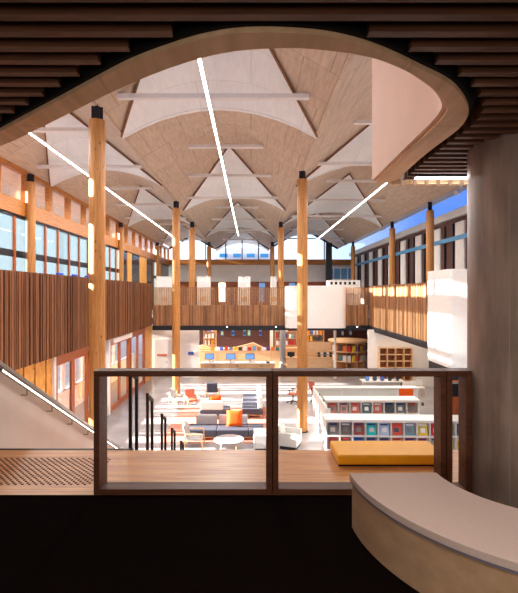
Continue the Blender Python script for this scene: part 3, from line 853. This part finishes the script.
# dark cabinet seen beyond in the right gap
t = wthing('dark_canopy', 'dark panel under the right gallery seen beside the concrete column', 'panel', gx(452,18.5), 18.8, EYE-4.7)
part('panel', B(0,1.6,0,.4,.3,.85), 'steel', t); part('hanger', B(.1,.15,.1,.2,.85,2.4), 'steel', t); part('hanger', B(1.3,1.35,.1,.2,.85,2.4), 'steel', t)
t = wthing('red_timber_wall', 'red brown timber partition beyond the right gap of the balustrade', 'partition', gx(452,20.5), 20.5, 0)
part('panel', B(0,2.6,0,.1,0,2.0), 'redwood', t); part('rail', B(0,2.6,-.04,0,1.6,1.7), 'terra', t)

# ------------------------------------------------------------------ upper back gallery cabinets
for i, (a, b) in enumerate(((156.5,173),(197,209.5),(238,250.5),(271.0,276.6))):
    d = 31.0; x0 = gx(a,d); x1 = gx(b,d); zt = gz(277,d)
    t = wthing('white_cabinet', 'white cabinet behind the back gallery glass, %s from the left' % ords[i], 'cabinet', x0, d, EYE-1.6, 'cabinets on the back gallery')
    W = x1-x0; H = zt-(EYE-1.6)
    part('body', B(0,W,0,.8,0,H), 'whitewall', t)
    part('top_cap', B(-.01,W+.01,-.02,.82,H,H+.04), 'tie', t)
    part('round_opening', MB().cyl((W*.5,-.02,H-1.55),(W*.5,0,H-1.55),.2,n=24), 'counter', t)
    part('door', B(.06,W-.06,-.02,0,H-1.0,H-.25), 'tie', t)
t = wthing('white_cabinet', 'long white low cabinet with dark slots in the right back corner of the gallery', 'cabinet', gx(328,31), 31.2, EYE-1.6)
W = gx(361,31)-gx(328,31); H = gz(280,31)-(EYE-1.6)
part('body', B(0,W,0,.6,0,H), 'whitewall', t)
for k in range(6): part('slot', B(.2+k*.32,.36+k*.32,-.015,0,H-.32,H-.12), 'steel', t)
# blue panels with white frames in the right rear
t = wthing('rear_windows', 'blue glazed screen with white frames in the right back corner', 'window', gx(327,49), 49.5, EYE-1.6)
part('glazing', B(0,3.2,.02,.06,.6,4.4), 'bluewall', t)
fr = MB()
for k in range(5): fr.box(k*.78,k*.78+.1,-.02,.02,.6,4.4)
for k in range(4): fr.box(0,3.2,-.03,.02,.6+k*1.25,.7+k*1.25)
part('frame', fr, 'tie', t)
# chairs with blue backs behind left screen
for i, y in enumerate((19.9,21.6,23.3,25.4)):
    t = wthing('blue_chair', 'blue high backed chair behind the left batten screen, %s from the left' % ords[i], 'chair', -8.6, y, EYE-1.6, 'blue chairs on the left gallery')
    part('backrest', B(-.05,.05,-.3,.3,.5,2.5 if i != 9 else 2), colmat((40,70,200)), t, bevel=.02)
    part('seat', B(-.02,.5,-.3,.3,.42,.5), colmat((40,70,200)), t, bevel=.02)
    for sx in (0,.45):
        for sy in (-.25,.25): part('leg', B(sx,sx+.03,sy-.015,sy+.015,0,.42), 'steel', t)

# ------------------------------------------------------------------ lounge
tag(B(-3.5,.9,17.0,22.4,0,.006).build('rug','rug'), 'terracotta rug under the lounge furniture', 'rug')
def sofa(name, label, x, y, rz, W, back_mat, modules, seat_d=.85, back_h=.82):
    t = wthing(name, label, 'sofa', x, y, .006, None, rz)
    for k, (a, b, hasback) in enumerate(modules):
        part('seat', B(a,b,0,seat_d,.14,.42), 'sofa_dark', t, bevel=.03, seg=3)
        if hasback: part('back_cushion', B(a+.03+.25*(k==0),b-.03,seat_d-.22,seat_d,.42,back_h), back_mat, t, bevel=.05, seg=4)
    part('plinth', B(.03,W-.03,.04,seat_d-.04,.1,.14), 'lightwood', t)
    for x_ in (.06,W-.12):
        for y_ in (.06,seat_d-.12): part('leg', B(x_,x_+.06,y_,y_+.06,0,.1), 'lightwood', t)
    return t
sofa('modular_sofa','long charcoal modular sofa with light grey backs behind the round table', -2.5, 17.25, 0, 3.0, 'sofa_light', ((0,1.15,True),(1.16,2.4,True),(2.41,3.0,False)))
t = sofa('modular_sofa','off white backed sofa facing away behind the long charcoal sofa', gx(228,20)+.05, 21.0, math.pi, 1.35, 'sofa_white', ((0,1.35,True),))
t = sofa('modular_sofa','charcoal sofa with off white back turned sideways at the right of the lounge', -.42, 22.9+.6, -math.pi/2, 3.1, 'sofa_white', ((0,1.5,True),(1.51,3.1,True)), .95, .95)
def cushion(x, y, z, w, label, rx):
    t = wthing('cushion', label, 'cushion', x, y, z)
    mb = MB(); n = 10; vs = []; fs = []
    for s in (1,-1):
        for i in range(n+1):
            for j in range(n+1):
                u = -1+2*i/n; v = -1+2*j/n
                th = .09*(1-u**4)**.5*(1-v**4)**.5
                k = 1-.06*(1-abs(u))*0
                pt = Vector((u*w/2*(1-.05*(1-v*v)), s*th, v*w/2*(1-.05*(1-u*u))))
                pt = Matrix.Rotation(rx,3,'X')@pt; vs.append((pt.x,pt.y,pt.z+w/2*math.cos(rx)+.02))
    W = n+1
    for s in range(2):
        for i in range(n):
            for j in range(n):
                a = s*W*W+i*W+j; fs.append((a,a+1,a+W+1,a+W))
    mb.add(vs, fs); part('cover', mb, 'orange', t, smooth=True); 
    return t
cushion(gx(234.5,17.7), 17.72, .425, .64, 'large orange square cushion on the long charcoal sofa', -.3)
cushion(gx(214.5,20.3), 20.62, .42, .58, 'orange cushion leaning behind the off white sofa back', .15)
t = wthing('round_table', 'round pale coffee table with light wood legs in the lounge', 'table', gx(229,16.2), 16.15, .006)
part('table_top', MB().cyl((0,0,.40),(0,0,.435),.55,n=48), 'grey', t, bevel=.006)
for k in range(4):
    a = math.pi/4+k*math.pi/2; part('leg', MB().cyl((.34*math.cos(a),.34*math.sin(a),.4),(.44*math.cos(a),.44*math.sin(a),0),.022,.015,n=10), 'lightwood', t)
part('apron', MB().cyl((0,0,.36),(0,0,.4),.38,n=24), 'lightwood', t)
def lounge_chair(x, y, rz, label, fab, wd='lightwood', sc=1.0, z=.006):
    t = wthing('lounge_chair', label, 'armchair', x, y, z, None, rz)
    t.scale = (sc,sc,sc)
    part('seat', MB().obox((0,0,.36),(.6,.6,.12),(.1,0,0)), fab, t, bevel=.03, seg=3)
    part('backrest', MB().obox((0,.32,.62),(.6,.12,.55),(-.28,0,0)), fab, t, bevel=.04, seg=3)
    for s in (-1,1):
        part('armrest', B(s*.36-.03,s*.36+.03,-.32,.34,.54,.58), wd, t, bevel=.008)
        part('leg', MB().bar((s*.36,-.28,.54),(s*.36,-.32,0),.04), wd, t)
        part('leg', MB().bar((s*.36,.28,.54),(s*.36,.38,0),.04), wd, t)
    part('seat_rail', MB().box(-.36,.36,-.28,-.24,.26,.3).box(-.36,.36,.24,.28,.24,.28), wd, t)
    return t
lounge_chair(gx(195,16.6), 16.6, -math.pi/2+.0, 'light grey armchair with wooden arms left of the round table', 'sofa_light') .rotation_euler[2] = math.pi/2
lounge_chair(gx(212.5,24.4), 24.4, math.pi, 'dark grey armchair seen from behind at the far side of the lounge', 'sofa_dark')
lounge_chair(gx(192,22.8), 22.7, .5, 'low terracotta chair by the left middle column', 'terra', sc=.85)
lounge_chair(gx(178.5,24.2), 23.6, 2.4, 'small white chair at the foot of the left middle column', 'sofa_white', sc=.8)
t = wthing('side_table', 'small white round side table among the far lounge chairs', 'table', gx(187,22.9)-.25, 21.9, .006)
part('table_top', MB().cyl((0,0,.5),(0,0,.53),.3,n=28), 'white', t); part('stem', MB().cyl((0,0,.02),(0,0,.5),.025,n=10), 'metal', t); part('foot', MB().cyl((0,0,0),(0,0,.02),.2,n=24), 'metal', t)
def tub(x, y, rz, label):
    t = wthing('tub_chair', label, 'armchair', x, y, 0, None, rz)
    part('seat', B(-.3,.3,-.35,.25,.12,.42), 'sofa_white', t, bevel=.04, seg=3)
    part('backrest', MB().obox((0,.33,.5),(.62,.14,.75),(-.18,0,0)), 'sofa_white', t, bevel=.05, seg=4)
    for s in (-1,1): part('armrest', B(s*.36-.06,s*.36+.06,-.35,.35,.12,.62), 'sofa_white', t, bevel=.04, seg=4)
    part('base', B(-.35,.35,-.3,.3,0,.12), 'steel', t)
    return t
tub(gx(288,16.7)+.08, 16.6, math.radians(70), 'white tub armchair left of the tall timber column')
tub(.44, 16.45, math.radians(-90), 'white armchair half hidden behind the middle balustrade posts')
# office chair
def office(x, y, rz, label):
    t = wthing('office_chair', label, 'office chair', x, y, 0, None, rz)
    part('seat', B(-.24,.24,-.24,.24,.46,.52), 'terra', t, bevel=.02)
    part('backrest', MB().obox((0,.27,.86),(.44,.04,.56),(-.15,0,0)), 'terra', t, bevel=.015)
    part('back_support', MB().bar((0,.2,.46),(0,.33,.8),.05,.03), 'steel', t)
    part('gas_lift', MB().cyl((0,0,.1),(0,0,.46),.03,n=10), 'steel', t)
    b = MB()
    for k in range(5):
        a = k*2*math.pi/5; b.bar((0,0,.12),(.3*math.cos(a),.3*math.sin(a),.07),.04,.03)
    part('star_base', b, 'steel', t)
    for k in range(5):
        a = k*2*math.pi/5; part('castor', MB().cyl((.3*math.cos(a)-.02,.3*math.sin(a),.03),(.3*math.cos(a)+.02,.3*math.sin(a),.03),.03,n=8), 'steel', t)
    for s in (-1,1): part('armrest', MB().bar((s*.27,-.1,.5),(s*.27,-.1,.7),.03).bar((s*.27,-.2,.7),(s*.27,.12,.7),.05,.03), 'steel', t)
office(gx(293,23.2), 23.2, -2.0, 'terracotta office chair left of the tall timber column')
office(gx(314,23.6)+.05, 23.4, 2.2, 'terracotta office chair right of the tall timber column behind the white shelving')

# ------------------------------------------------------------------ magazine shelving
covers = [(90,90,90),(110,100,95),(200,70,60),(40,190,185),(170,190,210),(220,90,60),(150,170,190),(230,190,60),(220,50,45),(120,140,110)]
def mag_unit(x, y, W, H, nc, rows, label, name='magazine_rack', rz=0):
    t = wthing(name, label, 'magazine shelf', x, y, 0, None, rz)
    D = .75
    part('side', B(0,.05,0,D,0,H), 'white', t); part('side', B(W-.05,W,0,D,0,H), 'white', t)
    part('top', B(-.02,W+.02,-.02,D,H,H+.04), 'white', t)
    part('back', B(.05,W-.05,.3,D,0,H), 'sofa_white', t)
    cw = (W-.1)/nc
    for r in range(rows+1):
        z = H-.06-r*.52
        part('shelf', B(.05,W-.05,0,.3,z,z+.05), 'white', t)
    for k in range(1,nc): part('divider', B(.05+k*cw-.015,.05+k*cw+.015,0,.3,H-.06-rows*.52+.05,H-.06), 'white', t)
    part('kick_panel', B(.05,W-.05,0,.3,0,H-.06-rows*.52), 'white', t)
    return t, cw
def magazine(x, y, z, col, label, group, rz=0, w=.33, h=.43):
    t = wthing('magazine', label, 'magazine', x, y, z, group, rz)
    c = part('cover', MB().obox((0,.05,h/2),(w,.01,h),(-.25,0,0)), colmat(col), t)
    mixc = random.choice([(235,235,230),(225,222,216),(120,118,116),(200,190,180),(70,74,80)])
    part('picture', MB().obox((random.uniform(-.03,.03),.036,h*.42),(w*.5,.008,h*.35),(-.25,0,0)), colmat(mixc), c)
    part('title_band', MB().obox((0,.058,h*.85),(w*.8,.008,h*.12),(-.25,0,0)), colmat(random.choice([(240,240,240),(220,60,50),(40,60,120)])), c)
cn = ['grey','taupe','red','turquoise','pale blue','orange red','light blue','yellow','bright red','olive']
# near unit: x 326..470, front top row y 421
H = 1.2
X0, Y0 = gx(326,15.8), 15.85
Wn = 5.1; rzn = -.035
t, cw = mag_unit(X0, Y0, Wn, H, 11, 2, 'long low white magazine rack with two rows of covers, nearest one', rz=rzn)
random.seed(12)
top = [(120,120,115),(110,100,95),(150,60,50),(20,185,180),(170,190,215),(215,80,60),(110,140,150),(225,190,70),(215,45,40),(130,140,110),(60,70,110)]
bot = [(160,80,70),(70,80,85),(30,90,190),(120,120,125),(150,120,110),(230,120,50),(220,50,60),(220,110,80),(190,190,150),(200,190,120),(230,180,60)]
names_t = ['grey','taupe','dark red','turquoise','pale blue','orange red','slate blue','yellow','bright red','olive','navy']
names_b = ['rust','charcoal','strong blue','grey','brown','orange','crimson','salmon','beige','khaki','golden']
for r, (lst, nm) in enumerate(((top,names_t),(bot,names_b))):
    for k in range(11):
        lx = .05+(k+.5)*cw; ly = .06
        x = X0+lx*math.cos(rzn)-ly*math.sin(rzn); y = Y0+lx*math.sin(rzn)+ly*math.cos(rzn)
        magazine(x, y, H-.01-(r+1)*.52, lst[k], '%s magazine in the %s row of the nearest white rack, %s from the left' % (nm[k], ('upper','lower')[r], ords[k]), 'magazines in the nearest rack', rzn)
X1, Y1 = gx(326,18.7), 18.7
t, cw = mag_unit(X1, Y1, 3.95, H, 8, 2, 'white magazine rack with a single visible row of covers, middle one')
for k in range(8):
    c = [(190,120,110),(200,150,140),(195,105,95),(90,110,120),(200,90,80),(80,80,85),(110,110,115),(140,120,110)][k]
    magazine(X1+.05+(k+.5)*cw, Y1+.06, H-.01-.52, c, '%s magazine in the middle white rack, %s from the left' % (['pinkish','rose','red','teal grey','crimson','black','grey','tan'][k], ords[k]), 'magazines in the middle rack')
# L-shaped white return shelf and back unit
t = wthing('white_shelving', 'long low white shelving with grey green panels and an orange end panel', 'shelving', gx(313.5,21.4), 21.3)
W = gx(418,21.4)-gx(313.5,21.4)
part('top', B(0,W,0,.5,1.16,1.2), 'white', t)
part('carcass', B(.02,W,.05,.5,0,1.16), 'white', t)
for k in range(3): part('back_panel', B(.08+k*1.32,1.34+k*1.32,.03,.05,.35,1.1), 'sofa_white', t)
part('orange_panel', B(4.12,4.78,.0,.05,.3,1.16), 'orange', t)
for k in range(4): part('shoe', B(1.28+k*1.3,1.38+k*1.3,-.03,.03,.35,.5), 'steel', t)
t = wthing('white_shelving', 'white shelving end with black slots running towards the tall timber column', 'shelving', gx(313.5,21.2), 17.6)
part('side_panel', B(0,.06,0,3.6,0,1.18), 'white', t)
part('body', B(.06,.16,.05,3.6,0,1.1), 'sofa_white', t)
for k in range(3): part('slot', B(.062,.158,.3+k*1.1,.5+k*1.1,1.1,1.14), 'steel', t)
part('end_cap', B(0,.16,-.04,0,0,1.18), 'white', t)
# white desk with devices
t = wthing('white_desk', 'white desk with small items behind the white shelving', 'desk', gx(363,25), 25)
part('desk_top', B(0,2.4,0,.8,.72,.76), 'white', t)
for x in (.03,2.33):
    for y in (.03,.73): part('leg', B(x,x+.04,y,y+.04,0,.72), 'metal', t)
part('modesty_panel', B(.1,2.3,.6,.62,.3,.72), 'white', t)
for i in range(5):
    c = [(90,130,190),(50,60,90),(70,90,170),(40,40,45),(60,60,70)][i]
    t = wthing('tablet_stand', 'small %s device on the white desk, %s from the left' % (['blue','navy','violet blue','black','dark grey'][i], ords[i]), 'tablet', gx(363,25)+.3+i*.43, 25.25, .76, 'devices on the white desk')
    part('screen', MB().obox((0,0,.17),(.24,.02,.26),(-.3,0,.3*(i-2))), colmat(c), t); part('foot', B(-.08,.08,-.06,.1,0,.02), 'steel', t)
for i, px in enumerate((408,417,425)):
    t = wthing('wooden_chair', 'light chair with wooden legs right of the white desk, %s from the left' % ords[i], 'chair', gx(px,24.2), 24.3+.3*i, 0, 'light chairs by the right wall')
    part('seat', B(-.22,.22,-.22,.22,.44,.48), 'white', t, bevel=.01); part('backrest', B(-.22,.22,.19,.23,.55,.85), 'white', t, bevel=.01)
    for sx in (-1,1):
        part('leg', MB().bar((sx*.2,-.2,.44),(sx*.23,-.24,0),.03), 'lightwood', t); part('leg', MB().bar((sx*.2,.2,.85),(sx*.23,.26,0),.03), 'lightwood', t)
# rear walls closing the near space
struct(B(-5.6,5.6,-4.2,-4,UP-.3,ZS+2).build('wall_rear','whitewall'))
struct(B(-5.7,-5.5,-4,4.55,UP-.3,ZS+.3).build('wall_near_left','grey'))
struct(B(5.5,5.7,-4,4.55,UP-.3,ZS+.3).build('wall_near_right','grey'))

# ------------------------------------------------------------------ light
def alight(name, loc, rot, sx, sy, power, col=(1,1,1)):
    l = bpy.data.lights.new(name, 'AREA'); l.shape = 'RECTANGLE'; l.size = sx; l.size_y = sy; l.energy = power; l.color = col
    o = bpy.data.objects.new(name, l); C.objects.link(o); o.location = loc; o.rotation_euler = rot; return o
for nm, x, z, y0, y1, p in (('centre line uplight',-1.03,EYE+4.78,8.7,50,430),('left line uplight',-6.62,EYE+4.9,8,50,330),('right line uplight',5.95,EYE+4.94,8,50,430)):
    pass
for nm, x, z in (('line downlight centre',-1.03,EYE+4.6),('line downlight left',-6.62,EYE+4.72),('line downlight right',5.95,EYE+4.76)):
    alight(nm, (x,24,z), (0,0,0), .1, 32, 800, (1,.96,.92))
# added warm fill light that brightens bench and deck from above
alight('bench fill light', (.8,.5,ZS-.02), (0,0,0), 2.5, .6, 40, (1,.86,.74))
# added fill light in front of the solid rear wall
alight('rear fill light', (-.5,-3.9,UP+1.25), (math.radians(90),0,0), 8, 2.2, 60, (1,.87,.76))
alight('gallery lamps', (0.5,33,EYE-2.32), (0,0,0), 13, 6, 230, (1,.9,.78))
alight('right gallery lamps', (9.6,21.5,EYE-2.3), (0,0,0), 3, 10, 120, (1,.88,.74))
s = bpy.data.lights.new('sun', 'SUN'); s.energy = 34; s.angle = math.radians(.4); s.color = (1,.975,.94)
so = bpy.data.objects.new('sun', s); C.objects.link(so)
el = math.radians(13); az = math.radians(1.5)
dirv = Vector((math.cos(el)*math.cos(az), math.cos(el)*math.sin(az), -math.sin(el)))
so.rotation_euler = dirv.to_track_quat('-Z','Y').to_euler(); so.location = (-30,20,15)

w = bpy.data.worlds.new('World'); bpy.context.scene.world = w; w.use_nodes = True; nt = w.node_tree; nt.nodes.clear()
out = nt.nodes.new('ShaderNodeOutputWorld'); bg = nt.nodes.new('ShaderNodeBackground'); nt.links.new(bg.outputs[0], out.inputs[0])
tc = nt.nodes.new('ShaderNodeTexCoord'); sep = nt.nodes.new('ShaderNodeSeparateXYZ'); nt.links.new(tc.outputs['Generated'], sep.inputs[0])
skyc = ramp(nt, sep.outputs[2], [(0, srgb(206,226,246)), (.12, srgb(170,208,246)), (.5, srgb(60,130,225))])
east = ramp(nt, sep.outputs[0], [(-.0, (0,0,0,1)), (.35, (1,1,1,1))])
col = mix(nt, mix(nt, skyc, srgb(225,235,248), .6), mix(nt, skyc, srgb(30,85,175), .85), east)
west = ramp(nt, sep.outputs[0], [(0, (0,0,0,1)), (.3, (1,1,1,1))])
inv = nt.nodes.new('ShaderNodeMath'); inv.operation = 'MULTIPLY'; inv.inputs[1].default_value = -1
nt.links.new(sep.outputs[0], inv.inputs[0]); west = ramp(nt, inv.outputs[0], [(.45, (0,0,0,1)), (.8, (1,1,1,1))])
col = mix(nt, col, srgb(104,122,132), west)
nt.links.new(col, bg.inputs[0]); bg.inputs[1].default_value = 1.5

# ------------------------------------------------------------------ camera
cam = bpy.data.cameras.new('camera'); co = bpy.data.objects.new('camera', cam); C.objects.link(co)
co.location = (0,0,EYE); co.rotation_euler = (math.pi/2,0,0)
cam.sensor_fit = 'VERTICAL'; cam.sensor_height = 24; cam.lens = F*24/593
cam.shift_x = (259-251)/593; cam.shift_y = -(296.5-293)/593
cam.clip_start = .05; cam.clip_end = 300
sc = bpy.context.scene; sc.camera = co
sc.view_settings.view_transform = 'Standard'; sc.view_settings.look = 'None'; sc.view_settings.gamma = 1
sc.view_settings.exposure = 0.74
sc.cycles.max_bounces = 8; sc.cycles.transparent_max_bounces = 16; sc.cycles.diffuse_bounces = 5
sc.cycles.caustics_reflective = False; sc.cycles.caustics_refractive = False
